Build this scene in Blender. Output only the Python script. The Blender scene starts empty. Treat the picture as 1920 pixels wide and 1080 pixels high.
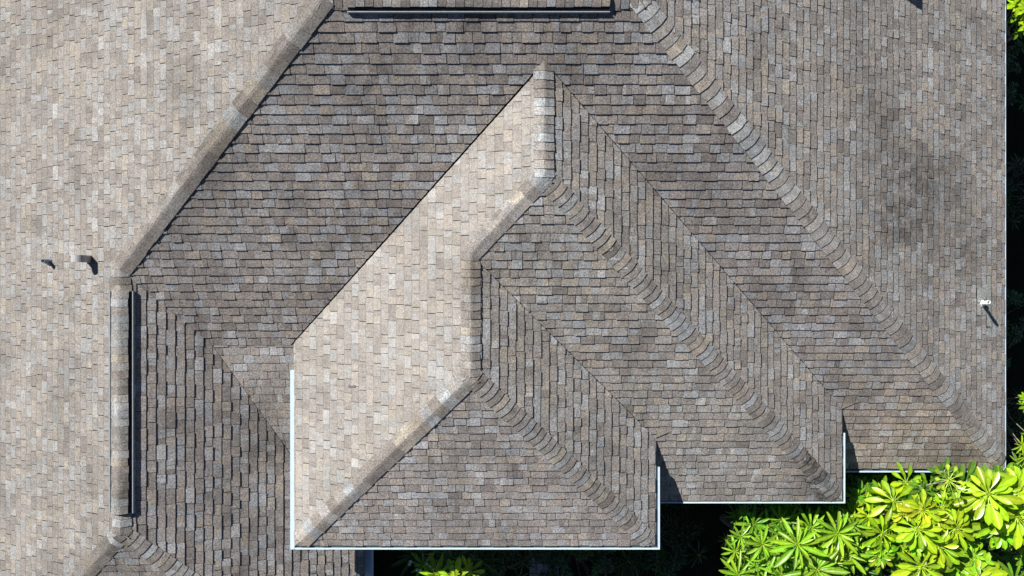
import bpy, bmesh, math, random
from mathutils import Vector, Matrix, noise
random.seed(7)
PI = math.pi
S = bpy.context.scene
C = bpy.context.collection

# ---------------------------------------------------------------- camera, sky, sun, exposure
HC = 17.4                      # height of the drone above the ground
F = 1500.0                     # focal length in photo pixels
cam = bpy.data.cameras.new('camera'); cam.sensor_width = 36.0; cam.lens = 36.0*F/1920.0
cam.clip_start = 0.1; cam.clip_end = 400.0
co = bpy.data.objects.new('camera', cam); C.objects.link(co)
co.location = (0, 0, HC); co.rotation_euler = (0, 0, 0)
S.camera = co
LX, LY = 0.85, 0.77            # sun travel (east, south) per metre of drop
SUN_EL = math.atan2(1, math.hypot(LX, LY)); SUN_AZ = math.atan2(-LX, LY)
W = bpy.data.worlds.new('World'); S.world = W; W.use_nodes = True
nt = W.node_tree
sky = nt.nodes.new('ShaderNodeTexSky'); sky.sky_type = 'NISHITA'; sky.sun_disc = False
sky.sun_elevation = SUN_EL; sky.sun_rotation = SUN_AZ
sky.air_density = 0.55; sky.dust_density = 0.0; sky.ozone_density = 1.0
nt.links.new(sky.outputs[0], nt.nodes['Background'].inputs[0])
nt.nodes['Background'].inputs[1].default_value = 0.05
sl = bpy.data.lights.new('sun', 'SUN'); sl.energy = 5.0; sl.angle = math.radians(0.5); sl.color = (1.0, 0.97, 0.925)
so = bpy.data.objects.new('sun', sl); C.objects.link(so); so.location = (-20, 20, 30)
so.rotation_euler = Vector((LX, -LY, -1)).to_track_quat('-Z', 'Y').to_euler()
S.view_settings.view_transform = 'Standard'; S.view_settings.look = 'None'
S.view_settings.gamma = 1.0; S.view_settings.exposure = 0.62
S.render.film_transparent = False

# ---------------------------------------------------------------- helpers
def lin(r, g, b):
    f = lambda c: (c/255/12.92) if c/255 <= 0.04045 else ((c/255+0.055)/1.055)**2.4
    return (f(r), f(g), f(b))
def empty(name, loc=(0,0,0)):
    o = bpy.data.objects.new(name, None); C.objects.link(o); o.location = loc; return o
def tag(o, label=None, cat=None, group=None, kind=None):
    if label: o['label'] = label
    if cat: o['category'] = cat
    if group: o['group'] = group
    if kind: o['kind'] = kind
    return o
class MB:
    """collects vertices, faces, face colours"""
    def __init__(s): s.v=[]; s.f=[]; s.c=[]; s.m=[]
    def face(s, pts, col=(1,1,1), m=0):
        i=len(s.v); s.v.extend([tuple(p) for p in pts]); s.f.append(list(range(i,i+len(pts)))); s.c.append([col]*len(pts) if not isinstance(col[0],(tuple,list)) else list(col)); s.m.append(m)
    def grid(s, rows, col=(1,1,1), m=0, cols=None):
        """rows of equal length -> shared-vertex quads; cols: colour per vertex grid"""
        i=len(s.v); n=len(rows[0])
        for r in rows: s.v.extend([tuple(p) for p in r])
        for a in range(len(rows)-1):
            for b in range(n-1):
                q=[(a,b),(a,b+1),(a+1,b+1),(a+1,b)]
                s.f.append([i+x*n+y for x,y in q]); s.m.append(m)
                s.c.append([cols[x][y] if cols else col for x,y in q])
    def box(s, x0,x1,y0,y1,z0,z1, col=(1,1,1), m=0):
        p=[(x0,y0,z0),(x1,y0,z0),(x1,y1,z0),(x0,y1,z0),(x0,y0,z1),(x1,y0,z1),(x1,y1,z1),(x0,y1,z1)]
        for q in ((3,2,1,0),(4,5,6,7),(0,1,5,4),(1,2,6,5),(2,3,7,6),(3,0,4,7)): s.face([p[k] for k in q],col,m)
    def tube(s, pts, rad, n=10, col=(1,1,1), cap=True, m=0):
        pts=[Vector(p) for p in pts]; rad=rad if isinstance(rad,(list,tuple)) else [rad]*len(pts); rows=[]
        for k,p in enumerate(pts):
            d=(pts[min(k+1,len(pts)-1)]-pts[max(k-1,0)]).normalized()
            a=d.orthogonal().normalized() if k==0 else (a-d*a.dot(d)).normalized()
            b=d.cross(a)
            rows.append([p+(a*math.cos(2*PI*j/n)+b*math.sin(2*PI*j/n))*rad[k] for j in range(n+1)])
        s.grid(rows,col,m)
        if cap:
            s.face(rows[0][:n][::-1],col,m); s.face(rows[-1][:n],col,m)
    def build(s, name, mats, parent=None, smooth=False):
        me=bpy.data.meshes.new(name); me.from_pydata(s.v,[],s.f)
        at=me.color_attributes.new('Tint','FLOAT_COLOR','CORNER')
        flat=[]
        for c in s.c:
            for q in c: flat.extend((q[0],q[1],q[2],1.0))
        at.data.foreach_set('color',flat)
        if not isinstance(mats,(list,tuple)): mats=[mats]
        for mm in mats: me.materials.append(mm)
        me.polygons.foreach_set('material_index',s.m)
        if smooth: me.polygons.foreach_set('use_smooth',[True]*len(s.f))
        me.update()
        o=bpy.data.objects.new(name,me); C.objects.link(o)
        if parent: o.parent=parent
        return o

# ---------------------------------------------------------------- materials
def mat(name):
    m=bpy.data.materials.new(name); m.use_nodes=True
    return m, m.node_tree.nodes, m.node_tree.links, m.node_tree.nodes['Principled BSDF']
def simple(name, col, rough=0.5, spec=0.5, var=0.12, scale=9.0, metal=0.0, dirt=None):
    m,N,L,P=mat(name)
    tc=N.new('ShaderNodeTexCoord'); no=N.new('ShaderNodeTexNoise'); no.inputs['Scale'].default_value=scale; no.inputs['Detail'].default_value=6
    L.new(tc.outputs['Object'],no.inputs['Vector'])
    r=N.new('ShaderNodeValToRGB'); r.color_ramp.elements[0].position=0.3; r.color_ramp.elements[1].position=0.72
    d=dirt or tuple(c*(1-2*var) for c in col)
    r.color_ramp.elements[0].color=(*d,1); r.color_ramp.elements[1].color=(*[min(1,c*(1+var)) for c in col],1)
    L.new(no.outputs['Fac'],r.inputs['Fac']); L.new(r.outputs['Color'],P.inputs['Base Color'])
    P.inputs['Roughness'].default_value=rough; P.inputs['Specular IOR Level'].default_value=spec; P.inputs['Metallic'].default_value=metal
    return m
# dark weather blotches with a place of their own: (x, y, radius, strength)
def shingle_mat(name, blotches=(), streak=0.35, grain=0.85, streak_dir=None):
    m,N,L,P=mat(name)
    def mth(op,a=None,b=None,c=None):
        n=N.new('ShaderNodeMath'); n.operation=op
        for k,x in enumerate((a,b,c)):
            if x is None: continue
            if isinstance(x,(int,float)): n.inputs[k].default_value=x
            else: L.new(x,n.inputs[k])
        return n.outputs[0]
    def rng(x,a,b,c,d):
        n=N.new('ShaderNodeMapRange'); L.new(x,n.inputs[0])
        for k,q in enumerate((a,b,c,d)): n.inputs[k+1].default_value=q
        return n.outputs[0]
    at=N.new('ShaderNodeAttribute'); at.attribute_name='Tint'
    tc=N.new('ShaderNodeTexCoord'); O=tc.outputs['Object']
    def noi(scale,detail=3,rough=0.6,vec=O):
        n=N.new('ShaderNodeTexNoise'); n.inputs['Scale'].default_value=scale; n.inputs['Detail'].default_value=detail; n.inputs['Roughness'].default_value=rough
        L.new(vec,n.inputs['Vector']); return n
    g1=noi(46,3,0.8); g2=noi(17,3,0.6); g3=noi(4.2,4,0.6); big=noi(0.75,5,0.62)
    v=mth('MULTIPLY', rng(g1.outputs['Fac'],0.28,0.72,1-grain,1+grain), rng(g2.outputs['Fac'],0.25,0.75,0.86,1.14))
    v=mth('MULTIPLY', v, rng(g3.outputs['Fac'],0.25,0.75,0.90,1.10))
    v=mth('MULTIPLY', v, rng(big.outputs['Fac'],0.34,0.54,1-streak,1.05))
    if streak_dir:
        sc=N.new('ShaderNodeVectorMath'); sc.operation='MULTIPLY'; sc.inputs[1].default_value=streak_dir; L.new(O,sc.inputs[0])
        sn=noi(1.0,4,0.65,sc.outputs[0]); v=mth('MULTIPLY', v, rng(sn.outputs['Fac'],0.30,0.47,0.74,1.0))
    # dark droplet-like flecks of lost granules
    for (bx,by,br,bs) in blotches:
        mp=N.new('ShaderNodeVectorMath'); mp.operation='DISTANCE'; 
        sv=N.new('ShaderNodeVectorMath'); sv.operation='MULTIPLY'; sv.inputs[1].default_value=(1,1,0); L.new(O,sv.inputs[0])
        L.new(sv.outputs[0],mp.inputs[0]); mp.inputs[1].default_value=(bx,by,0)
        near=rng(mp.outputs['Value'],br*0.25,br,1.0,0.0)
        k=mth('MULTIPLY',near,rng(g3.outputs['Fac'],0.36,0.56,0.15,1.0)); k=mth('MULTIPLY',k,rng(g2.outputs['Fac'],0.3,0.65,0.35,1.0))
        v=mth('MULTIPLY',v,rng(k,0,1,1.0,1-bs))
    hs=N.new('ShaderNodeMix'); hs.data_type='RGBA'; hs.blend_type='MULTIPLY'; hs.inputs[0].default_value=1.0
    cb=N.new('ShaderNodeCombineColor'); L.new(v,cb.inputs[0]); L.new(v,cb.inputs[1]); L.new(v,cb.inputs[2])
    L.new(at.outputs['Color'],hs.inputs[6]); L.new(cb.outputs[0],hs.inputs[7])
    # faint hue speckle of the mineral granules
    cn=noi(75,2,0.8); mx=N.new('ShaderNodeMix'); mx.data_type='RGBA'; mx.blend_type='OVERLAY'; mx.inputs[0].default_value=0.16
    L.new(hs.outputs[2],mx.inputs[6]); L.new(cn.outputs['Color'],mx.inputs[7])
    L.new(mx.outputs[2],P.inputs['Base Color'])
    P.inputs['Roughness'].default_value=0.93; P.inputs['Specular IOR Level'].default_value=0.25
    bp=N.new('ShaderNodeBump'); bp.inputs['Strength'].default_value=0.35; bp.inputs['Distance'].default_value=0.004
    bn=noi(70,3,0.7); L.new(bn.outputs['Fac'],bp.inputs['Height']); L.new(bp.outputs['Normal'],P.inputs['Normal'])
    return m
def leaf_mat(name, rough=0.33, trans=0.3):
    m,N,L,P=mat(name)
    at=N.new('ShaderNodeAttribute'); at.attribute_name='Tint'
    tc=N.new('ShaderNodeTexCoord'); no=N.new('ShaderNodeTexNoise'); no.inputs['Scale'].default_value=14; no.inputs['Detail'].default_value=3
    L.new(tc.outputs['Object'],no.inputs['Vector'])
    mr=N.new('ShaderNodeMapRange'); mr.inputs[1].default_value=0.3; mr.inputs[2].default_value=0.7; mr.inputs[3].default_value=0.78; mr.inputs[4].default_value=1.15
    L.new(no.outputs['Fac'],mr.inputs[0])
    mx=N.new('ShaderNodeVectorMath'); mx.operation='SCALE'; L.new(at.outputs['Color'],mx.inputs[0]); L.new(mr.outputs[0],mx.inputs['Scale'])
    L.new(mx.outputs[0],P.inputs['Base Color']); P.inputs['Roughness'].default_value=rough; P.inputs['Specular IOR Level'].default_value=0.5
    t=N.new('ShaderNodeBsdfTranslucent'); L.new(mx.outputs[0],t.inputs[0])
    ms=N.new('ShaderNodeMixShader'); ms.inputs[0].default_value=trans
    L.new(P.outputs[0],ms.inputs[1]); L.new(t.outputs[0],ms.inputs[2]); L.new(ms.outputs[0],N['Material Output'].inputs[0])
    return m

M={}
M['underlay']=simple('bitumen_underlay',(0.022,0.021,0.022),0.9,0.2)
M['white']=simple('gutter_paint',(0.54,0.67,0.77),0.35,0.5,0.05,20)
M['fascia']=simple('fascia_paint',(0.62,0.64,0.64),0.5,0.4,0.06,6)
M['stucco']=simple('stucco',(0.42,0.38,0.32),0.9,0.2,0.08,12)
M['steel']=simple('weathered_metal',(0.30,0.33,0.35),0.45,0.5,0.2,30,0.3)
M['vinyl']=simple('white_vent_pipe',(0.80,0.80,0.78),0.4,0.5,0.04,30)
M['hood']=simple('painted_vent_hood',(0.40,0.385,0.38),0.5,0.4,0.06,30)
M['black']=simple('black_plastic',(0.02,0.02,0.022),0.5,0.3)
def guard_mat():
    m,N,L,P=mat('gutter_guard_mesh')
    tc=N.new('ShaderNodeTexCoord'); vo=N.new('ShaderNodeTexVoronoi'); vo.inputs['Scale'].default_value=70; vo.inputs['Randomness'].default_value=0.15
    L.new(tc.outputs['Object'],vo.inputs['Vector'])
    r=N.new('ShaderNodeValToRGB'); r.color_ramp.elements[0].position=0.25; r.color_ramp.elements[0].color=(0.012,0.018,0.022,1)
    r.color_ramp.elements[1].position=0.5; r.color_ramp.elements[1].color=(0.16,0.24,0.29,1)
    L.new(vo.outputs['Distance'],r.inputs[0]); L.new(r.outputs[0],P.inputs['Base Color']); P.inputs['Roughness'].default_value=0.5
    return m
M['guard']=guard_mat()

# ---------------------------------------------------------------- roof geometry, in plan: x east, y SOUTH (down the picture), s = depth below the camera
def W3(x,y,s): return Vector((x,-y,HC-s))
PL = {  # name: (c, a, b)  s = c + a x + b y
 'AS':(12.80,0,.5),'AE':(9.973,.5,0),'AW':(9.555,-.5,0),'AN':(8.862,0,-.5),
 'WE':(15.755,.5,0),'WS':(10.715,0,.5),'A2':(12.99,0,.297),
 'BE':(10.986,.5,0),'BS':(11.995,0,.5),'CW':(11.434,-.5,0),'CE':(12.045,.5,0),'CS':(11.095,0,.5)}
EA,EB,EC=14.42,13.83,13.22
def sat(p,x,y): c,a,b=PL[p]; return c+a*x+b*y
def nrm(p): c,a,b=PL[p]; return Vector((a,-b,1)).normalized()      # z = HC - s ; dz/dx=-a ; dz/dY=+b
def clip(poly, x0,y0,nx,ny):
    """keep (p-p0).n >= 0"""
    out=[]; n=len(poly)
    for i in range(n):
        p,q=poly[i],poly[(i+1)%n]
        dp=(p[0]-x0)*nx+(p[1]-y0)*ny; dq=(q[0]-x0)*nx+(q[1]-y0)*ny
        if dp>=0: out.append(p)
        if (dp>=0)!=(dq>=0):
            t=dp/(dp-dq); out.append((p[0]+(q[0]-p[0])*t,p[1]+(q[1]-p[1])*t))
    return out
def clip_poly(poly, reg):
    ar=sum(reg[i][0]*reg[(i+1)%len(reg)][1]-reg[(i+1)%len(reg)][0]*reg[i][1] for i in range(len(reg)))
    sg=1 if ar>0 else -1
    for i in range(len(reg)):
        (x0,y0),(x1,y1)=reg[i],reg[(i+1)%len(reg)]
        poly=clip(poly,x0,y0,-(y1-y0)*sg,(x1-x0)*sg)
        if len(poly)<3: return []
    return poly
def area(p): return abs(sum(p[i][0]*p[(i+1)%len(p)][1]-p[(i+1)%len(p)][0]*p[i][1] for i in range(len(p))))/2

PAL=[((0.245,0.222,0.200),30),((0.200,0.175,0.156),22),((0.305,0.265,0.215),18),((0.290,0.302,0.308),17),((0.365,0.368,0.362),7),((0.262,0.250,0.236),24),((0.165,0.145,0.132),7)]
HUE=(1.0,1.0,1.012)
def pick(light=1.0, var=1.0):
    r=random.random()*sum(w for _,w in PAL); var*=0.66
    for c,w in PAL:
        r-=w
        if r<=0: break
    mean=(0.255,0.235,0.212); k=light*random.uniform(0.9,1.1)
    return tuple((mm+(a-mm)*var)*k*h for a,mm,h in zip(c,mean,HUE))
EXPO=0.143
EDGE=(0.018,0.017,0.017)
def slope(name, key, regs, eave, parent, material, light=1.0, var=1.0, label=None, thick=1.0, zone=None, worn=None):
    global HUE
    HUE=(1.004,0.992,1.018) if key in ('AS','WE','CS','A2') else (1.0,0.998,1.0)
    mb=MB(); c,a,b=PL[key]; p=math.hypot(a,b); d=(a/p,b/p); t=(-d[1],d[0]); n=nrm(key)
    cosr=1/math.sqrt(1+p*p); g=EXPO*cosr
    def sxy(q,w):  # q: plan distance up from eave ; w: along
        L=(eave-c)/p - q   # coordinate along d
        return (d[0]*L+t[0]*w, d[1]*L+t[1]*w)
    for reg in regs:
        # underlay sheet
        mb.face([W3(x,y,sat(key,x,y))-n*0.012 for x,y in reg],(0.03,0.03,0.03),1)
    pts=[q for r in regs for q in r]
    Ls=[(eave-c)/p-(x*d[0]+y*d[1]) for x,y in pts]; ws=[x*t[0]+y*t[1] for x,y in pts]
    k0=int(math.floor(min(Ls)/g)); k1=int(math.ceil(max(Ls)/g))
    for k in range(k0,k1):
        w=min(ws)-random.uniform(0.1,0.4); jog=0.0; wob=random.uniform(0,50)
        tooth=False; col=pick(light,var); zk=(1,1,1)
        lh=random.uniform(0.0035,0.0055)*thick; jl=0.0
        while w<max(ws)+0.1:
            wid=random.choice((random.uniform(0.13,0.19),random.uniform(0.19,0.25),random.uniform(0.21,0.27)))
            joint=random.random()<0.88
            slant=random.uniform(-0.004,0.012)
            if joint: tooth=not tooth; 
            if joint or random.random()<0.8:
                col=pick(light,var)
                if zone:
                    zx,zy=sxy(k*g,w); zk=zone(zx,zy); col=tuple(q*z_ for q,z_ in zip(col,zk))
            h0=(0.0150 if tooth else lh*1.75)*thick+random.uniform(-0.001,0.002)
            gp=0.0055 if joint else 0.0
            if worn and joint: gp=0.0065
            q0=k*g+(0.0035*(noise.noise(Vector((w*0.9,wob,k*3.1))))*1.2) - (0.004 if tooth else 0)+random.uniform(-0.0015,0.0015)
            q1=(k+1)*g+0.012
            wa=w+jl+gp; wb=w+wid-gp*0.5
            qs=0.0085 if worn else 0.0
            cut=random.uniform(0.3,0.7) if random.random()<0.5 else 1.0
            cells=[(wa,wb,col)] if cut==1.0 else [(wa,wa+(wb-wa)*cut,col),(wa+(wb-wa)*cut,wb,pick(light,var*0.85))]
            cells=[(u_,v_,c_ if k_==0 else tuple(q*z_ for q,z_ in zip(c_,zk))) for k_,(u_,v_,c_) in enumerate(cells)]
            for (ca,cb,colc) in cells:
             for (qa,qb,cm_) in (((q0,q0+qs,worn),(q0+qs,q1,1.0)) if worn else ((q0,q1,1.0),)):
               fl=lambda q_,e_: e_+(slant*(1-(q_-q0)/(q1-q0)) if e_>=wb-1e-9 else 0)
               rect=[sxy(qa,fl(qa,ca)),sxy(qa,fl(qa,cb)),sxy(qb,cb),sxy(qb,ca)]
               for reg in regs:
                 pl=clip_poly(rect,reg)
                 if len(pl)<3 or area(pl)<4e-6: continue
                 top=[];bot=[]
                 for x,y in pl:
                     qq=(eave-c)/p-(x*d[0]+y*d[1]); f=(qq-q0)/(q1-q0)
                     h=h0*(1-f)+0.0006*f+0.0008
                     P0=W3(x,y,sat(key,x,y)); top.append(P0+n*h); bot.append(P0-n*0.012)
                 ar=sum(pl[i][0]*pl[(i+1)%len(pl)][1]-pl[(i+1)%len(pl)][0]*pl[i][1] for i in range(len(pl)))
                 if ar>0: top.reverse(); bot.reverse()
                 k2=random.uniform(0.92,1.08); cc_=tuple(q*cm_ for q in colc); c2=tuple(q*k2 for q in cc_)
                 mb.face(top,[cc_ if i%4<2 else c2 for i in range(len(top))])
                 for i in range(len(top)):
                     j=(i+1)%len(top)
                     mb.face([top[j],top[i],bot[i],bot[j]],EDGE)
            w+=wid; 
    o=mb.build(name,[material,M['underlay']],parent)
    if label: o['label']=label
    return o

def caps(name, A, B, k1, k2, parent, material, light=1.0, half=0.145, lift=0.012, e=0.122, label=None, skirt=0.02, step=0.0095, delta=0.06, var=1.25, endcap=True):
    """overlapping cap shingles from the high end A to the low end B (plan x, y, s)"""
    mb=MB(); A=W3(*A); B=W3(*B); L=(B-A).length; ax=(A-B).normalized()
    n1,n2=nrm(k1),nrm(k2); up=(n1+n2).normalized()
    l1=ax.cross(n1).normalized(); l2=ax.cross(n2).normalized()
    # l1 must run down into plane k1
    if l1.z>0: l1=-l1
    if l2.z>0: l2=-l2
    NA=13; cnt=max(1,int(round(L/e))); e=L/cnt
    def sec(r,a,h):
        f=lambda z:(z+math.sqrt(z*z+delta*delta))/2
        nn=(n1*f(a)+n2*f(-a)).normalized()
        return B+ax*r+l1*(f(a)*half)+l2*(f(-a)*half)+nn*h+up*(delta*0.5*half*0.25)
    for i in range(cnt):
        base=pick(light,var); side=[tuple(q*kk for q in base) for kk in [random.uniform(0.80,1.18) for _ in range(4)]]
        other=pick(light,var); mixk=random.uniform(0,0.5)
        r0=i*e; r1=(i+1)*e+0.02; rows=[]; cols=[]; tw=random.uniform(-0.004,0.004); hh=step*random.uniform(0.75,1.5); sh=random.uniform(-0.007,0.007)
        for rr in (0,0.5,1):
            row=[];cr=[]
            for j in range(NA):
                a=-1+2*j/(NA-1); bow=0.009*a*a+tw*a
                r=(r0+bow)*(1-rr)+r1*rr
                row.append(sec(r,a+sh/half,lift+hh*(1-rr)))
                q=side[min(3,int((a+1)*1.99))]; mk=mixk*(0.5+0.5*math.sin(3*a+i*1.7)); cr.append(tuple(u*(1-mk)+v*mk for u,v in zip(q,other)))
            rows.append(row); cols.append(cr)
        mb.grid(rows,cols=cols)
        # lower lip and the two side lips
        lo=[p-up*(0.004+hh) for p in rows[0]]; mb.grid([lo,rows[0]],EDGE)
        for j,nn in ((0,n2),(NA-1,n1)):
            ed=[r[j] for r in rows]; dn=[p-nn*skirt for p in ed]
            mb.grid([ed,dn],EDGE)
    o=mb.build(name,material,parent)
    # smooth only across the bend
    if label: o['label']=label
    return o

def sweep(mb, path, prof, z, col=(1,1,1), m=0, out_left=False):
    """sweep closed profile (o,h) along plan polyline; outward = right-hand side of travel in plan (y south)"""
    secs=[]; n=len(path)
    for i,(x,y) in enumerate(path):
        def nn(i0,i1):
            dx,dy=path[i1][0]-path[i0][0],path[i1][1]-path[i0][1]; l=math.hypot(dx,dy); v=(dy/l,-dx/l)
            return (-v[0],-v[1]) if out_left else v
        if i==0: o=nn(0,1); k=1
        elif i==n-1: o=nn(n-2,n-1); k=1
        else:
            a,b_=nn(i-1,i),nn(i,i+1); o=(a[0]+b_[0],a[1]+b_[1]); l=math.hypot(*o); o=(o[0]/l,o[1]/l); k=1/(o[0]*a[0]+o[1]*a[1])
        secs.append([Vector((x+o[0]*k*u,-(y+o[1]*k*u),z+h)) for u,h in prof])
    for i in range(n-1):
        a,b_=secs[i],secs[i+1]
        for j in range(len(prof)):
            q=(j+1)%len(prof); mb.face([a[j],a[q],b_[q],b_[j]],col,m)
    if len(prof)>2:
        mb.face(secs[0],col,m); mb.face(secs[-1][::-1],col,m)

# ---------------------------------------------------------------- the house
house=tag(empty('house',(0,0,0)),'house under a stepped hip roof of mottled grey-brown asphalt shingles','house')
# walls
def wallbox(x0,x1,y0,y1,seave,label=None):
    mb=MB(); mb.box(x0,x1,-y1,-y0,0,HC-seave-0.10); o=mb.build('wall',M['stucco'],house)
    if label: o['label']=label
wallbox(-9.3,8.45,-10.7,2.85,EA); wallbox(-9.297,-3.05,2.86,7.0,EA)
wallbox(0.5,5.3,1.0,3.28,EB); wallbox(-3.22,2.02,0.9,3.86,EC)

mS=shingle_mat('shingles_south',blotches=[(5.25,-3.35,0.95,0.85),(8.0,-3.0,0.6,0.4),(-2.75,-6.3,0.6,0.55),(-4.2,-2.6,0.6,0.35),(8.2,-3.1,0.55,0.35),(-2.9,2.9,0.9,0.3),(-3.35,1.4,0.4,0.6),(-3.4,0.8,0.35,0.6),(-2.1,2.8,0.7,0.45),(-2.0,2.2,0.4,0.4),(-4.8,1.8,0.7,0.5),(-1.0,2.9,0.5,0.35),(2.9,1.3,0.6,0.5),(3.0,0.6,0.4,0.35),(0.9,3.1,0.6,0.3),(4.1,-0.2,0.7,0.3),(-1.9,3.0,0.6,0.35),(-4.6,1.9,0.8,0.25)],streak=0.24,streak_dir=(2.6,0.55,0.55))
mE=shingle_mat('shingles_east',blotches=[(6.6,1.3,1.5,0.62),(6.2,1.0,0.6,0.4),(7.3,1.9,0.9,0.4),(6.0,3.0,0.8,0.3),(5.2,2.2,0.6,0.25),(8.1,0.9,0.9,0.5),(6.3,2.2,0.8,0.3),(-2.95,-6.1,0.55,0.55),(7.7,-2.2,0.9,0.25),(7.8,3.1,0.8,0.2)],streak=0.22)
mW=shingle_mat('shingles_west',streak=0.20,grain=0.6)
mF=shingle_mat('shingles_front_west',streak=0.10,grain=0.45)
mC=shingle_mat('shingles_caps',blotches=[(5.15,-3.15,1.1,0.85),(-6.2,-1.2,0.5,0.3),(-3.0,-4.1,0.5,0.4),(-6.15,-0.5,0.45,0.55),(-6.1,-2.1,0.35,0.4),(-6.1,-3.3,0.4,0.6),(-4.0,2.4,1.0,0.35),(-1.0,0.2,0.8,0.3),(-2.2,-2.8,0.8,0.35)],streak=0.30,grain=0.75)

RY=-3.937; RXE=1.711; RXW=-2.547; WX=-6.2; WY0=-0.284; WY1=3.88
def roof(name,label,slab,seave,fascia):
    """soffit slab and fascia boards of one roof"""
    mb=MB(); x0,x1,y0,y1=slab; z=HC-seave
    mb.box(x0,x1,-y1,-y0,z-0.17,z-0.15)
    for (path,) in fascia: sweep(mb,path,[(-0.03,-0.15),(-0.03,-0.022),(-0.006,-0.022),(-0.006,-0.15)],z)
    o=mb.build(name,M['fascia'],house); o['label']=label; return o
rA=roof('hip_roof','tallest main hip roof with its east-west ridge at the top edge',(-9.72,8.83,-11.1,3.24),EA,[([(-9.73,3.2),(-9.73,-11.11),(8.84,-11.11),(8.84,3.25),(5.3,3.25)],)])
rW=roof('hip_roof','left wing roof with the vented north-south ridge',(-9.72,-2.68,3.26,7.40),EA+0.002,[([(-3.0,3.3),(-2.67,3.3)][1:]+[(-2.67,7.41),(-9.73,7.41),(-9.73,3.3)],)])
rW_dir=True
rB=roof('hip_roof','middle hip roof stepping out between the main roof and the front roof',(0.5,5.68,2.1,3.64),EB,[([(5.69,2.06),(5.69,3.65),(2.0,3.65)],)])
rC=roof('hip_roof','front hip roof with the bright sunlit west slope',(-3.58,2.35,0.88,4.23),EC,[([(2.36,2.45),(2.36,4.24),(-3.59,4.24),(-3.59,0.9)],)])
G=0.018
xe=8.84+G; ys=3.24+G
def sunlit_tint(x,y):
    # the lowest courses between the middle roof and the corner are painted a lighter, warmer tan, as if more sunlit
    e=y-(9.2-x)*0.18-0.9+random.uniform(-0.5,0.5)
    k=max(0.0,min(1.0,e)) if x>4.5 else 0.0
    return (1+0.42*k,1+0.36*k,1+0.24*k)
AS1=[(RXW,RY),(RXE,RY),(RXE+(-3.18-RY),-3.18),(RXW-(-3.18-RY),-3.18)]
ve=0.045
AS2=[(RXW-(-3.18-RY),-3.18),(0.448-0.0,-3.18),(-2.732-0.94-0.0,0.94),(0.94-5.91,0.94),(-0.284-5.91,-0.284)]
AS3=[(0.448+.012,-3.18),(RXE+(-3.18-RY),-3.18),(RXE+(1.75-RY),1.75),(1.75+3.628+.012,1.75)]
AS4=[(5.378,1.75),(RXE+(1.75-RY),1.75),(xe,RY+xe-RXE),(xe,ys),(5.32,ys),(5.32,1.75)]
slope('roof_slope','AS',[AS1,AS2,AS3,AS4],EA,rA,mS,0.91,label='south-facing slope with weathered dark vertical smudges',zone=sunlit_tint,thick=1.25)
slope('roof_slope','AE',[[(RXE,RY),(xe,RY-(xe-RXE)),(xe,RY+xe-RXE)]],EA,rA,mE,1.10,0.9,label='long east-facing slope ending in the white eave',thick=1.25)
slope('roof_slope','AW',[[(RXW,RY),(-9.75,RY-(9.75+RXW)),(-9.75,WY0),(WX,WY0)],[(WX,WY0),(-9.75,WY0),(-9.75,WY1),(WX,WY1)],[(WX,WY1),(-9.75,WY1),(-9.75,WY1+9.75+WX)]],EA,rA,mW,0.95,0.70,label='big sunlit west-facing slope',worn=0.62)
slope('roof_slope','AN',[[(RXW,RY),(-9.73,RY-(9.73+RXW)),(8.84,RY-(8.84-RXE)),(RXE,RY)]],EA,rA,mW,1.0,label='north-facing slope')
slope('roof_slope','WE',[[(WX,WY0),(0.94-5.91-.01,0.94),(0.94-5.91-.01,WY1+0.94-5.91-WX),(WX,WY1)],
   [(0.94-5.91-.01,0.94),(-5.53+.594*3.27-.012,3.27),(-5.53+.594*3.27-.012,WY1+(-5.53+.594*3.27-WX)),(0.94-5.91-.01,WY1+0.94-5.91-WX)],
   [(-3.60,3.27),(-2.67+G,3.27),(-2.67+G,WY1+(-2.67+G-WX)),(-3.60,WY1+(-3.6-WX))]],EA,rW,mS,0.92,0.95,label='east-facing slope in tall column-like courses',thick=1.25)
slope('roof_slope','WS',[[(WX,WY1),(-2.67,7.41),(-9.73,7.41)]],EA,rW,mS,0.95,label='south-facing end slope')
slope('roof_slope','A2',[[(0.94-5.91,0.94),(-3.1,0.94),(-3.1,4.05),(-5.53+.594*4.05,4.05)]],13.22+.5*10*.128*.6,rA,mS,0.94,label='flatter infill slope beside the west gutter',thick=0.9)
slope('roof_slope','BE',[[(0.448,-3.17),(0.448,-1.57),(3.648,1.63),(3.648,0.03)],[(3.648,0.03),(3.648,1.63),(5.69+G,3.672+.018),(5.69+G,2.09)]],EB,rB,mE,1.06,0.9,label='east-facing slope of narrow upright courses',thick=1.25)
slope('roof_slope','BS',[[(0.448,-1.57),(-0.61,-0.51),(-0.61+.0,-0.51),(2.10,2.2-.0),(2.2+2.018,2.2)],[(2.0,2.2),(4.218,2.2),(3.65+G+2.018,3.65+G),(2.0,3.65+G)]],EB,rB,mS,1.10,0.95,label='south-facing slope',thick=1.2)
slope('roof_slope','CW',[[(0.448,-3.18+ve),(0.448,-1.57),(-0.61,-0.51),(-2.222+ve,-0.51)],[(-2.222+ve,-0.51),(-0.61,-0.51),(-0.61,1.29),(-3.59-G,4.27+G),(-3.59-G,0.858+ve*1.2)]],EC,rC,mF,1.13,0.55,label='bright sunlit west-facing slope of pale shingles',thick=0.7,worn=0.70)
slope('roof_slope','CE',[[(-0.61,-0.51+.02),(2.36+G,2.46+G+.02),(2.36+G,4.26+G),(-0.61,1.29)]],EC,rC,mE,1.10,0.9,label='east-facing slope with upright courses',thick=1.25)
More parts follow.
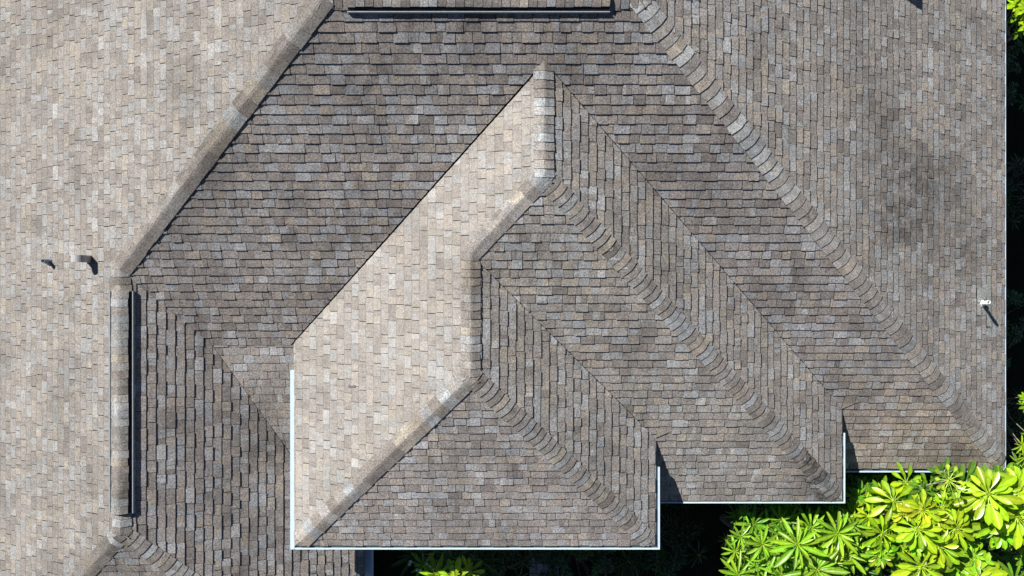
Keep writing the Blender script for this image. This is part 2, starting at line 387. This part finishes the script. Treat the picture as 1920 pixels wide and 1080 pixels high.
slope('roof_slope','CS',[[(-0.61,1.29),(2.34+G,4.24+G),(-3.56-G,4.24+G)]],EC,rC,mS,1.14,0.9,label='south-facing slope above the front gutter',thick=1.15)

HUE=(1.0,1.0,1.0)
def ridge(x0,y0,x1,y1,k1,k2,par,**kw): 
    s0=sat(k1,x0,y0); s1=sat(k1,x1,y1); s0=min(s0,s1) if abs(s0-s1)<0.2 else s0
    return caps('ridge_cap' if abs(s1-s0)<0.2 else 'hip_cap',(x0,y0,s0),(x1,y1,s0 if abs(s1-s0)<0.2 else s1),k1,k2,par,mC,**kw)
# main roof
ridge(RXW,RY,RXE,RY,'AS','AN',rA,light=0.95)
ridge(RXE,RY,8.80,RY+8.80-RXE,'AE','AS',rA,light=1.14,half=0.155,e=0.16)
ridge(RXW,RY,-6.19,-0.30,'AW','AS',rA,light=0.93,half=0.168,lift=0.021,step=0.008,e=0.26)
ridge(WX,-0.42,WX,WY1+0.03,'AW','WE',rW,light=0.92,half=0.16,lift=0.016)
ridge(WX,WY1,-9.7,WY1+9.7+WX,'AW','WS',rW,light=0.95,half=0.16,step=0.004,e=0.27)
ridge(WX,WY1,-2.7,WY1-2.7-WX,'WE','WS',rW,light=0.95,half=0.15)
ridge(RXW,RY,-9.7,RY-(9.7+RXW),'AW','AN',rA,light=1.0,half=0.16)
ridge(RXE,RY,8.80,RY-(8.80-RXE),'AE','AN',rA,light=1.0,half=0.16)
# middle and front roofs
ridge(0.448,-3.17,0.448,-1.55,'BE','CW',rB,light=1.05,half=0.15,lift=0.016)
ridge(0.448,-1.57,5.61,3.592,'BE','BS',rB,light=1.0,half=0.150)
ridge(0.448,-1.57,-0.61,-0.51,'CW','BS',rC,light=1.08,half=0.150,lift=0.016,step=0.004,e=0.2)
ridge(-0.61,-0.52,-0.61,1.31,'CW','CE',rC,light=1.05,half=0.15,lift=0.016)
ridge(-0.61,1.29,-3.49,4.17,'CW','CS',rC,light=1.10,half=0.165,lift=0.016,step=0.007,e=0.22)
ridge(-0.61,1.29,2.28,4.18,'CE','CS',rC,light=1.03,half=0.150)

# ridge vents: raised caps with an air gap and a metal baffle at each side
def ridge_vent(x0,y0,x1,y1,s,k1,k2,label):
    root=empty('ridge_vent',(0,0,0)); root.parent=house; root['label']=label
    c_=caps('cap_shingles',(x0,y0,s-0.075),(x1,y1,s-0.075),k1,k2,root,mC,light=1.0,half=0.150,lift=0.0,e=0.125,skirt=0.035,delta=0.35,step=0.005)
    dx,dy=x1-x0,y1-y0; l=math.hypot(dx,dy); ux,uy=dx/l,dy/l; nx,ny=-uy,ux
    mb=MB()
    for sg in (1,-1):
        px=(nx*sg,ny*sg); o0,o1=(0.178,0.192) if sg*(1 if k1=='AW' else -1)<0 or k1!='AW' else (0.170,0.194)
        P=lambda r,o,dz: Vector((x0+ux*r+px[0]*o, -(y0+uy*r+px[1]*o), HC-s-0.5*0.18+dz))
        for (oa,ob,za,zb) in ((o0,o1,0.0,0.062),):
            q=[P(0,oa,za),P(l,oa,za),P(l,ob,za),P(0,ob,za),P(0,oa,zb),P(l,oa,zb),P(l,ob,zb),P(0,ob,zb)]
            for f in ((0,1,2,3),(4,5,6,7),(0,1,5,4),(1,2,6,5),(2,3,7,6),(3,0,4,7)): mb.face([q[k] for k in f])
    mb.build('baffle',M['baffle'],root)
    mb=MB()
    for sg in (1,-1):
        px=(nx*sg,ny*sg)
        P=lambda r,o,dz: Vector((x0+ux*r+px[0]*o, -(y0+uy*r+px[1]*o), HC-s-0.5*abs(o)+dz))
        a=[P(0.01,0.0,0.055),P(l-0.01,0.0,0.055),P(l-0.01,0.150,0.045),P(0.01,0.150,0.045)]
        b=[P(0.01,0.0,0.0),P(l-0.01,0.0,0.0),P(l-0.01,0.150,-0.01),P(0.01,0.150,-0.01)]
        mb.face(a); mb.face([a[3],a[2],b[2],b[3]]); mb.face([a[0],a[3],b[3],b[0]]); mb.face([a[2],a[1],b[1],b[2]])
    mb.build('vent_core',M['black'],root)
M['baffle']=simple('baffle_metal',(0.27,0.30,0.32),0.35,0.5,0.1,30)
def vx(px,py,s): return ((px-960)*s/F,(py-540)*s/F)
ridge_vent(WX,0.05,WX,3.57,12.655,'AW','WE','raised vent along the left wing ridge, stained and with a dark air gap')
x0,_=vx(652,0,10.9); x1,_=vx(1143,0,10.9)
ridge_vent(x0,RY,x1,RY,10.832,'AN','AS','raised vent along the main ridge at the top edge')

# gutters with leaf guards
def gutter(par,path,seave,w=0.085,label=None,out_left=False,guard=True,drop=0.010,lipw=0.027):
    z=HC-seave-drop; mb=MB()
    prof=[(-0.004,-0.03),(-0.004,-0.12),(w-0.02,-0.12),(w-0.004,-0.07),(w,0),(w-lipw,0),(w-lipw,-0.010),(w-0.012,-0.012),(w-0.016,-0.066),(w-0.028,-0.108),(0.004,-0.108),(0.004,-0.03)]
    sweep(mb,path,prof,z,out_left=out_left)
    o=mb.build('gutter',M['white'],par); 
    if label: o['label']=label
    if guard:
        g=MB(); sweep(g,path,[(0.0,-0.035),(w-0.016,-0.022),(w-0.016,-0.026),(0.0,-0.039)],z,out_left=out_left)
        g.build('gutter_guard',M['guard'],o)
    return o
def ypx(py,s): return (py-540)*s/F
gutter(house,[(2.36,ypx(876,13.23)),(2.36,4.24),(-3.59,4.24)],EC,0.085,'pale gutter with mesh guard under the front and east eaves of the front roof')
gutter(house,[(-3.59,4.24+0.085),(-3.59,ypx(694,13.23))],EC,0.078,'bright white closed gutter of the west eave',lipw=0.070,drop=0.013,guard=False)
gutter(house,[(5.69,ypx(812,13.84)),(5.69,3.65),(2.46,3.65)],EB,0.075,'pale gutter along the middle roof',out_left=False)
gutter(house,[(8.84,3.24),(5.78,3.24)],EA,0.085,'gutter with black guard along the main south eave',lipw=0.022)
gutter(house,[(-2.67,4.3),(-2.67,7.41)],EA,0.165,'deep dark gutter of the left wing',guard=False,lipw=0.034)
gutter(house,[(-9.73,7.42),(-9.73,-11.1)],EA,0.08,label='gutter along the far west eave')
mb=MB(); sweep(mb,[(8.862,-11.12),(8.862,3.3)],[(0.0,-0.14),(0.0,0.004),(0.045,0.0),(0.05,-0.14)],HC-EA-0.006)
o=mb.build('drip_edge',M['white'],house); o['label']='thin pale metal edge along the east eave'

# flashing tongues (turned-up metal where an eave dies into the roof below)
def kick(x,y,key,par):
    pts=[(x,y),(x+0.30,y-0.13),(x+0.02,y-0.16)]
    mb=MB(); n=nrm(key); mb.face([W3(a,b,sat(key,a,b))+n*h for (a,b),h in zip(pts,(0.03,0.012,0.012))][::-1],pick(1.1)); mb.face([W3(a,b,sat(key,a,b))+n*h for (a,b),h in ((pts[0],0.03),(pts[1],0.012),(pts[1],0),(pts[0],0))],EDGE)
    o=mb.build('flashing',mS,par); o['label']='shingled diverter flap at the eave corner'
kick(2.37,2.46,'BS',rB); kick(5.70,2.07,'AS',rA)

# plumbing vents
def on(key,px,py):
    c,a,b=PL[key]; u,v=(px-960)/F,(py-540)/F; s=c/(1-a*u-b*v); return (u*s,v*s,s)
def pipe(key,px,py,r,h,label,tilt=(0,0),material=None):
    x,y,s=on(key,px,py); B=W3(x,y,s); root=empty('vent_pipe',B); root.parent=house; root['label']=label
    T=Vector((tilt[0],tilt[1],h)); rows=[]; n=18; mb=MB()
    for (f,rr) in ((-0.05,r),(1,r),(1,r*0.78),(0.35,r*0.76)):
        rows.append([T*f+Vector((math.cos(2*PI*j/n)*rr,math.sin(2*PI*j/n)*rr,0)) for j in range(n+1)])
    mb.grid(rows); mb.face([p for p in rows[-1][:n]]); mb.build('pipe',material,root,True)
    nn=nrm(key); a=nn.orthogonal().normalized(); 
    t1=Vector((1,0,0))-nn*nn.x; t1.normalize(); t2=nn.cross(t1); mb=MB(); n=18
    mb.grid([[nn*hh+t1*math.cos(2*PI*j/n)*rr+t2*math.sin(2*PI*j/n)*rr for j in range(n+1)] for hh,rr in ((0.075,r*1.08),(0.05,r*1.25),(0.018,r*1.9),(0.014,r*2.0),(0.0,r*2.0))])
    mb.build('boot',material if material is M['vinyl'] else M['steel'],root,True)
pipe('AW',93,490,0.036,0.20,'narrow grey plumbing vent pipe on the west slope',material=M['steel'])
pipe('AE',1841,569,0.034,0.36,'white plumbing vent pipe on the east slope',tilt=(-0.09,0.03),material=M['vinyl'])
# gooseneck exhaust: square duct that rises and bends over to the west
x,y,s=on('AW',168,486); B=W3(x,y,s); root=empty('exhaust_vent',B); root.parent=house; root['label']='bent square exhaust vent, dark on its east side'
mb=MB(); w=0.055; path=[Vector((0.0,0,-0.06)),Vector((0,0,0.21))]
R=0.075
path+= [Vector((-R+R*math.cos(t),0,0.21+R*math.sin(t))) for t in [k*PI/2/8 for k in range(1,9)]]
path+= [Vector((-R-0.03,0,0.21+R-0.015))]
rows=[]
for k,p in enumerate(path):
    d=(path[min(k+1,len(path)-1)]-path[max(k-1,0)]).normalized(); nx=Vector((d.z,0,-d.x)); ny=Vector((0,1,0))
    rows.append([p+nx*sx*w+ny*sy*w for sx,sy in ((1,-1),(1,1),(-1,1),(-1,-1),(1,-1))])
mb.grid(rows); mb.face(rows[-1][:4]); mb.build('duct',M['hood'],root)
mb=MB(); nn=nrm('AW'); t1=(Vector((1,0,0))-nn*nn.x).normalized(); t2=nn.cross(t1)
q=[nn*0.016+t1*a*0.075+t2*b*0.075 for a,b in ((-1,-1),(1,-1),(1,1),(-1,1))]; mb.face(q,(0.25,0.235,0.22)); 
for i in range(4): mb.face([q[i],q[(i+1)%4],q[(i+1)%4]-nn*0.02,q[i]-nn*0.02],EDGE)
mb.build('flashing',mW,root)
# tall vent beyond the top edge whose shadow tip enters the picture
x,y,s=on('AE',1672,-62); B=W3(x,y,s); root=empty('exhaust_vent',B); root.parent=house; root['label']='low box exhaust vent just past the top edge'
mb=MB(); mb.box(-0.11,0.11,-0.11,0.11,-0.1,0.26); mb.box(-0.14,0.14,-0.14,0.14,0.263,0.30); mb.build('box',M['steel'],root)

# pale sealant patches round the east pipe
mb=MB()
n=nrm('AE')
for (pa,pb,pc,pd) in ((1830,1838,539,567),(1838,1847,540,562),(1848,1856,518,567),(1848,1856,573,612),(1830,1838,570,591)):
    q=[on('AE',a,b) for a,b in ((pa,pd),(pb,pd),(pb,pc),(pa,pc))]
    c_=(0.36,0.37,0.33)
    top=[W3(*p)+n*0.0205 for p in q]; mb.face(top,c_)
    for i in range(4): mb.face([top[(i+1)%4],top[i],top[i]-n*0.02,top[(i+1)%4]-n*0.02],EDGE)
o=mb.build('repair_patch',mE,rA); o['label']='pale newer shingles around the white pipe'

mb=MB(); n=nrm('CW'); q=[on('CW',a,b) for a,b in ((654,727),(667,727),(667,722),(654,722))]; mb.face([W3(*p)+n*0.0105 for p in q],(0.12,0.12,0.12))
o=mb.build('repair_patch',mF,rC); o['label']='small dark scar on the bright slope'
# ---------------------------------------------------------------- ground
def ground_mat():
    m,N,L,P=mat('garden_soil')
    tc=N.new('ShaderNodeTexCoord'); no=N.new('ShaderNodeTexNoise'); no.inputs['Scale'].default_value=5; no.inputs['Detail'].default_value=8
    L.new(tc.outputs['Object'],no.inputs['Vector']); r=N.new('ShaderNodeValToRGB')
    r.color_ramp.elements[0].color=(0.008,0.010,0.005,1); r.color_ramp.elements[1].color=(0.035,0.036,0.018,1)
    L.new(no.outputs['Fac'],r.inputs[0]); L.new(r.outputs[0],P.inputs['Base Color']); P.inputs['Roughness'].default_value=1; P.inputs['Specular IOR Level'].default_value=0.1
    b=N.new('ShaderNodeBump'); b.inputs['Strength'].default_value=0.8; b.inputs['Distance'].default_value=0.05; L.new(no.outputs['Fac'],b.inputs['Height']); L.new(b.outputs[0],P.inputs['Normal'])
    return m
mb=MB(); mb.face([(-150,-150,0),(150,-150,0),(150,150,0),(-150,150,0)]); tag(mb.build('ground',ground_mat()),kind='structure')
# paver path
mb=MB(); px0,px1=vx(992,0,HC)[0],vx(1048,0,HC)[0]; yy=4.0; rowh=0.22
while yy<12:
    xx=px0
    while xx<px1-0.02:
        wd=min(random.choice((0.22,0.30,0.16)),px1-xx); c_=random.uniform(0.75,1.15)
        z=0.03+random.uniform(0,0.003); a=(xx+0.006,xx+wd-0.006,-(yy+rowh-0.006),-(yy+0.006))
        mb.box(a[0],a[1],a[2],a[3],0.004,z,(0.30*c_,0.29*c_,0.27*c_)); xx+=wd
    yy+=rowh
tag(mb.build('path',shingle_mat('pavers',streak=0.2)),kind='structure')

# ---------------------------------------------------------------- vegetation
def leaf(mb, base, d, up, L, wd, droop, col, fold=0.25, shape=0.62, n=6, pet=0.12, col2=None):
    """obovate leaf on a petiole: d = outward direction, up = upper side"""
    d=d.normalized(); side=d.cross(up).normalized(); up=side.cross(d).normalized()
    rows=[]; cols=[]; rib=tuple(min(1,c*1.25+0.02) for c in col); c2=col2 or col
    for i in range(n+1):
        t=i/n; tt=pet+(1-pet)*t
        p=base+d*(L*tt)+up*(-droop*L*tt*tt)
        w=wd*0.5*(math.sin(PI*min(1,t**(shape and (math.log(0.5)/math.log(shape)))))**0.6) if 0<t<1 else (0.006 if t==0 else 0.004)
        e=up*(w*fold)
        rows.append([p-side*w+e,p-side*w*0.45+e*0.25,p,p+side*w*0.45+e*0.25,p+side*w+e])
        cols.append([c2,col,rib,col,c2])
    mb.grid(rows,cols=cols)
    if pet>0.02:
        a=base; b=base+d*(L*pet)-up*droop*L*pet*pet; r=0.007
        mb.grid([[a-side*r,a+up*r,a+side*r],[b-side*r,b+up*r,b+side*r]],rib)
def rosette(mb, c, R, n, axis, col, kind, rnd, keep=1.0):
    axis=axis.normalized(); a=axis.orthogonal().normalized(); b=axis.cross(a); ph=rnd.uniform(0,6.28)
    if kind!='oval':
        for k in range(5):
            t=k*2.4; dd=(a*math.cos(t)+b*math.sin(t))*0.5+axis; leaf(mb,c,dd,axis+a*0.3,R*0.18,R*0.05,0,(0.42,0.50,0.06),0.3,0.5,3,0)
    for ring in range(2):
        m=int(n*1.15) if ring==0 else int(n*0.55)
        for k in range(m):
            if rnd.random()>keep: continue
            t=ph+2*PI*(k+rnd.uniform(-0.22,0.22)+0.5*ring)/m
            el=(rnd.uniform(-0.05,0.28) if ring==0 else rnd.uniform(0.35,0.8))
            d=(a*math.cos(t)+b*math.sin(t))*math.cos(el)+axis*math.sin(el)
            L=R*rnd.uniform(0.62,0.98)*(1 if ring==0 else 0.68); v=rnd.uniform(0.65,1.4); y=rnd.uniform(0.85,1.2)
            cc=(col[0]*v*y,col[1]*v,col[2]*v)
            if kind=='obovate': leaf(mb,c,d,axis,L,L*rnd.uniform(0.22,0.30),rnd.uniform(0.05,0.4),cc,rnd.uniform(0.15,0.5),0.64,7,0.27)
            elif kind=='slender': leaf(mb,c,d,axis,L,L*rnd.uniform(0.13,0.20),rnd.uniform(0.0,0.25),cc,rnd.uniform(0.3,0.7),0.55,7,0.1)
            elif kind=='few': leaf(mb,c,d,axis,L,L*0.26,0.1,cc,0.2,0.75,7,0.5)
            else: leaf(mb,c,d,axis,L,L*0.4,0.2,cc,0.2,0.5,4,0.08)
def tree(base, ros, label, cat='tree', group=None, name='broadleaf_tree', mleaf=None, trunk_r=0.07, name_crown='crown', seed=1, fork=0.55, under=False):
    rnd=random.Random(seed)
    if under:
        more=[]
        for (x,y,z,R,n,kind,col,ax) in ros:
            more.append((x,y,z,R*0.93,n,kind,col,ax))
            if kind=='few': continue
            for q in range(2):
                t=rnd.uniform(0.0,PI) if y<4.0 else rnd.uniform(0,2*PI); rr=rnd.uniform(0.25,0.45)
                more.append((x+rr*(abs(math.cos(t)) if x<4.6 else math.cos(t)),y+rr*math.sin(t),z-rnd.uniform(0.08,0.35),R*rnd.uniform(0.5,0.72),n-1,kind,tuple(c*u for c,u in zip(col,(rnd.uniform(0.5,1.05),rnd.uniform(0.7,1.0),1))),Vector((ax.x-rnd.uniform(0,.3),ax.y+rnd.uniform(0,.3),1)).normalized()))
        ros=more
    root=tag(empty(name,(base[0],-base[1],0)),label,cat,group); B=Vector((base[0],-base[1],0))
    cm=MB(); tm=MB(); zt=max(0.3,min(r[2] for r in ros)*fork)
    tm.tube([(0,0,-0.05),(0.03,0.02,zt*0.5),(0,0,zt)],[trunk_r*1.3,trunk_r,trunk_r*0.85],9)
    lm=MB()
    for (x,y,z,R,n,kind,col,ax) in ros:
        c=Vector((x,-y,z))-B
        mid=Vector((c.x*0.55,c.y*0.55,zt+(c.z-zt)*0.35))
        lm.tube([(0,0,zt*0.95),mid,c-ax*0.02],[trunk_r*0.6,trunk_r*0.32,trunk_r*0.16],6)
        rosette(cm,c,R,n,ax,col,kind,rnd)
    extra=0
    for (x,y,z,R,n,kind,col,ax) in (ros if under else []):
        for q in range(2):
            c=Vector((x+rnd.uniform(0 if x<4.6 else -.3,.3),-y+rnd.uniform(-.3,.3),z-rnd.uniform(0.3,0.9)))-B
            rosette(cm,c,R*rnd.uniform(.7,1.0),n,Vector((rnd.uniform(-.4,.4),rnd.uniform(-.4,.4),1)),(MID[0]*.55,MID[1]*.6,MID[2]),kind if kind!='few' else 'obovate',rnd)  # lower rosettes coloured darker so the gaps between leaves look shaded
    t=tm.build('trunk',M['bark'],root,True); lm.build('limb',M['bark'],t,True)
    cm.build(name_crown,mleaf or M['leaf'],root,True)
    return root
M['bark']=simple('bark',(0.30,0.27,0.21),0.9,0.2,0.25,18)
M['leaf']=leaf_mat('glossy_leaf')
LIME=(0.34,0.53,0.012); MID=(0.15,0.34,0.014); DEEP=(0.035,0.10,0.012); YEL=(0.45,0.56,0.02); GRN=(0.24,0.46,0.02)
rnd=random.Random(3)
def R_(px,py,z,rpx,n,kind,col,tx=0.0,ty=0.0):
    s=HC-z; x,y=vx(px,py,s); return (x,y,z,rpx*s/F,n,kind,col,Vector((tx+rnd.uniform(-.15,.15),ty+rnd.uniform(-.15,.15),1)).normalized())
right=[R_(1720,992,3.55,62,13,'obovate',LIME,-.25,.2),R_(1792,990,3.45,50,12,'obovate',LIME),R_(1762,1024,3.5,56,13,'obovate',LIME,-.2,.2),
 R_(1853,927,3.55,72,14,'obovate',LIME,-.3,.3),R_(1730,957,3.6,50,11,'obovate',YEL),R_(1765,952,3.4,48,10,'obovate',LIME),
 R_(1728,1062,3.4,70,13,'obovate',LIME,-.25,.1),R_(1655,1000,3.3,56,12,'obovate',LIME),R_(1676,940,3.35,60,9,'obovate',LIME,-.2,.4),
 R_(1779,901,3.85,40,9,'few',(0.42,0.58,0.05)),R_(1700,905,3.2,50,8,'obovate',LIME,.1,.4),R_(1650,930,3.1,45,9,'obovate',MID),R_(1780,1072,3.2,50,11,'obovate',MID),
 R_(1630,968,3.25,38,10,'obovate',LIME),R_(1690,1020,3.1,50,11,'obovate',MID),R_(1740,915,3.0,45,9,'obovate',MID),R_(1800,1040,2.8,55,11,'obovate',MID),R_(1675,975,3.0,55,11,'obovate',MID),
 R_(1750,985,2.9,50,11,'obovate',MID),R_(1620,925,2.9,35,8,'obovate',MID)]
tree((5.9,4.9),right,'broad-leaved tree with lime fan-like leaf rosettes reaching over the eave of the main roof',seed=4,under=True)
far=[R_(1908,970,3.5,66,14,'obovate',LIME,-.3,.2),R_(1870,982,3.3,72,13,'obovate',LIME,-.35,.05),R_(1904,1002,3.2,52,12,'obovate',LIME,-.3,0),R_(1913,905,3.4,48,12,'obovate',LIME,-.2,.2),
 R_(1880,905,3.2,50,10,'obovate',MID,-.2,.3),R_(1830,1082,3.3,66,14,'obovate',LIME,-.1,.4),R_(1905,925,3.45,55,11,'obovate',LIME,-.2,.1),R_(1935,940,3.3,60,12,'obovate',LIME),R_(1900,1090,2.8,60,10,'slender',MID),R_(1860,1045,2.2,50,10,'slender',DEEP),R_(1950,1010,3.1,60,12,'obovate',LIME)]
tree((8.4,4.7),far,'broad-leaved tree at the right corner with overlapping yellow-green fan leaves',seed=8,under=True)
left=[R_(1388,1006,3.3,36,10,'slender',GRN),R_(1429,1020,3.4,46,12,'slender',GRN),R_(1495,1022,3.6,66,12,'slender',GRN,-.2,.3),R_(1531,1068,3.5,70,14,'slender',GRN,-.1,.3),
 R_(1553,1052,3.35,52,12,'slender',YEL),R_(1413,982,3.0,42,10,'slender',MID),R_(1438,986,2.95,40,10,'slender',MID),R_(1462,975,3.0,36,9,'slender',MID),
 R_(1383,1078,3.3,50,11,'slender',GRN,-.1,.2),R_(1465,1078,3.3,52,11,'slender',GRN),R_(1590,1040,3.2,56,12,'slender',GRN),R_(1570,1000,3.35,60,12,'slender',GRN,.1,.3),
 R_(1520,990,3.2,55,12,'slender',GRN,0,.3),R_(1602,968,3.1,36,10,'slender',MID),R_(1440,1050,3.1,40,10,'slender',GRN),R_(1510,1035,3.0,60,12,'slender',MID),R_(1620,1070,2.9,50,10,'slender',DEEP),R_(1550,1000,2.8,60,12,'slender',MID),
 R_(1500,1100,3.3,60,12,'slender',GRN),R_(1420,1110,3.2,55,12,'slender',GRN),R_(1640,1045,3.0,48,11,'slender',MID)]
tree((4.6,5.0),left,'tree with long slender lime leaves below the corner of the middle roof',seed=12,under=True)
mid=[R_(820,1078,3.25,46,10,'slender',LIME),R_(855,1088,3.3,46,9,'obovate',LIME),R_(880,1072,3.15,34,8,'obovate',LIME),R_(795,1060,2.9,40,9,'slender',MID),R_(850,1050,2.6,60,11,'slender',DEEP),R_(780,1038,2.3,60,9,'slender',DEEP),R_(900,1050,2.4,60,9,'slender',DEEP),R_(830,1035,2.2,60,10,'slender',DEEP)]
tree((-1.1,5.6),mid,'small tree in the shade below the front gutter, its lit tips flecked with white blossom',seed=5,trunk_r=0.04)
# white blossom of the small tree
t=bpy.data.objects[[o.name for o in bpy.data.objects if o.get('label','').startswith('small tree')][0]]
mb=MB()
for (px,py) in ((770,1053),(768,1058),(800,1058),(806,1062),(812,1068),(782,1069),(788,1070)):
    s=HC-3.15; x,y=vx(px,py,s); c=Vector((x,-y,3.15))-t.location
    for k in range(5):
        a=2*PI*k/5+px; d=Vector((math.cos(a),math.sin(a),0.4)); leaf(mb,c,d,Vector((0,0,1)),0.032,0.022,0.1,(0.75,0.75,0.68),0.1,0.5,3,0)
mb.build('blossom',M['leaf'],t)
# dark shrubs in the shade
def shrub(x,y,h,r,label,seed,col=DEEP,kind='slender',n=26,cat='shrub',name='shrub',R=0.32):
    q=random.Random(seed); ros=[]
    for k in range(n):
        a=q.uniform(0,6.28); rr=r*math.sqrt(q.random()); z=h*(0.45+0.55*q.random()*(1-0.5*rr/r))
        ros.append((x+rr*math.cos(a),y+rr*math.sin(a),z,R*q.uniform(0.7,1.2),8,kind,tuple(c*q.uniform(0.6,1.3) for c in col),Vector((math.cos(a)*0.35,-math.sin(a)*0.35,1)).normalized()))
    return tree((x,y),ros,label,cat,None,name,seed=seed,trunk_r=0.03,name_crown='foliage',fork=0.3)
shrub(1.3,5.5,1.3,0.8,'dark small-leaved shrub in the shade just right of the paved path',21,kind='oval',R=0.2,n=40)
shrub(2.6,5.9,1.0,0.7,'dark low shrub with upright blades under the front corner',22)
shrub(-0.2,5.4,1.2,0.7,'dark grassy shrub between the small tree and the paved path',23,n=30)
shrub(3.4,5.2,1.1,0.7,'dark shrub left of the slender-leaved tree',24,col=(0.02,0.05,0.008))
shrub(10.0,-2.0,1.6,0.8,'dark fern-like shrub halfway along the east wall',25,col=(0.02,0.06,0.008))
shrub(10.1,0.9,1.5,0.8,'dark leafy shrub level with the white vent pipe',26,kind='oval',R=0.22)
shrub(10.0,2.9,1.7,0.8,'dark leafy shrub beside the southeast corner of the house',27,col=(0.02,0.07,0.01))
shrub(10.0,-4.3,1.5,0.8,'dark shrub under the lime-tipped bush at the top right',28,kind='oval',R=0.22)
edge1=[R_(1908,8,2.9,28,9,'oval',LIME),R_(1915,30,2.8,22,8,'oval',LIME),R_(1905,38,2.6,18,8,'oval',MID),R_(1910,60,2.5,16,7,'oval',MID),R_(1925,15,3.0,30,9,'oval',LIME),R_(1930,45,2.9,26,9,'oval',LIME),R_(1915,-20,3.0,34,10,'oval',LIME)]
tree((10.0,-5.0),edge1,'small-leaved bright bush at the top right corner',cat='bush',name='bush',seed=31,trunk_r=0.04)
edge2=[R_(1922,745,2.6,16,8,'oval',LIME),R_(1925,760,2.5,18,8,'oval',MID),R_(1916,835,2.9,22,9,'slender',LIME),R_(1925,855,2.9,28,10,'slender',LIME),R_(1908,868,2.8,22,9,'slender',MID),R_(1928,815,2.6,20,9,'slender',MID)]
tree((9.9,2.3),edge2,'narrow bright bush at the right edge above the corner tree',cat='bush',name='bush',seed=33,trunk_r=0.04)
S.render.resolution_x=1024; S.render.resolution_y=576
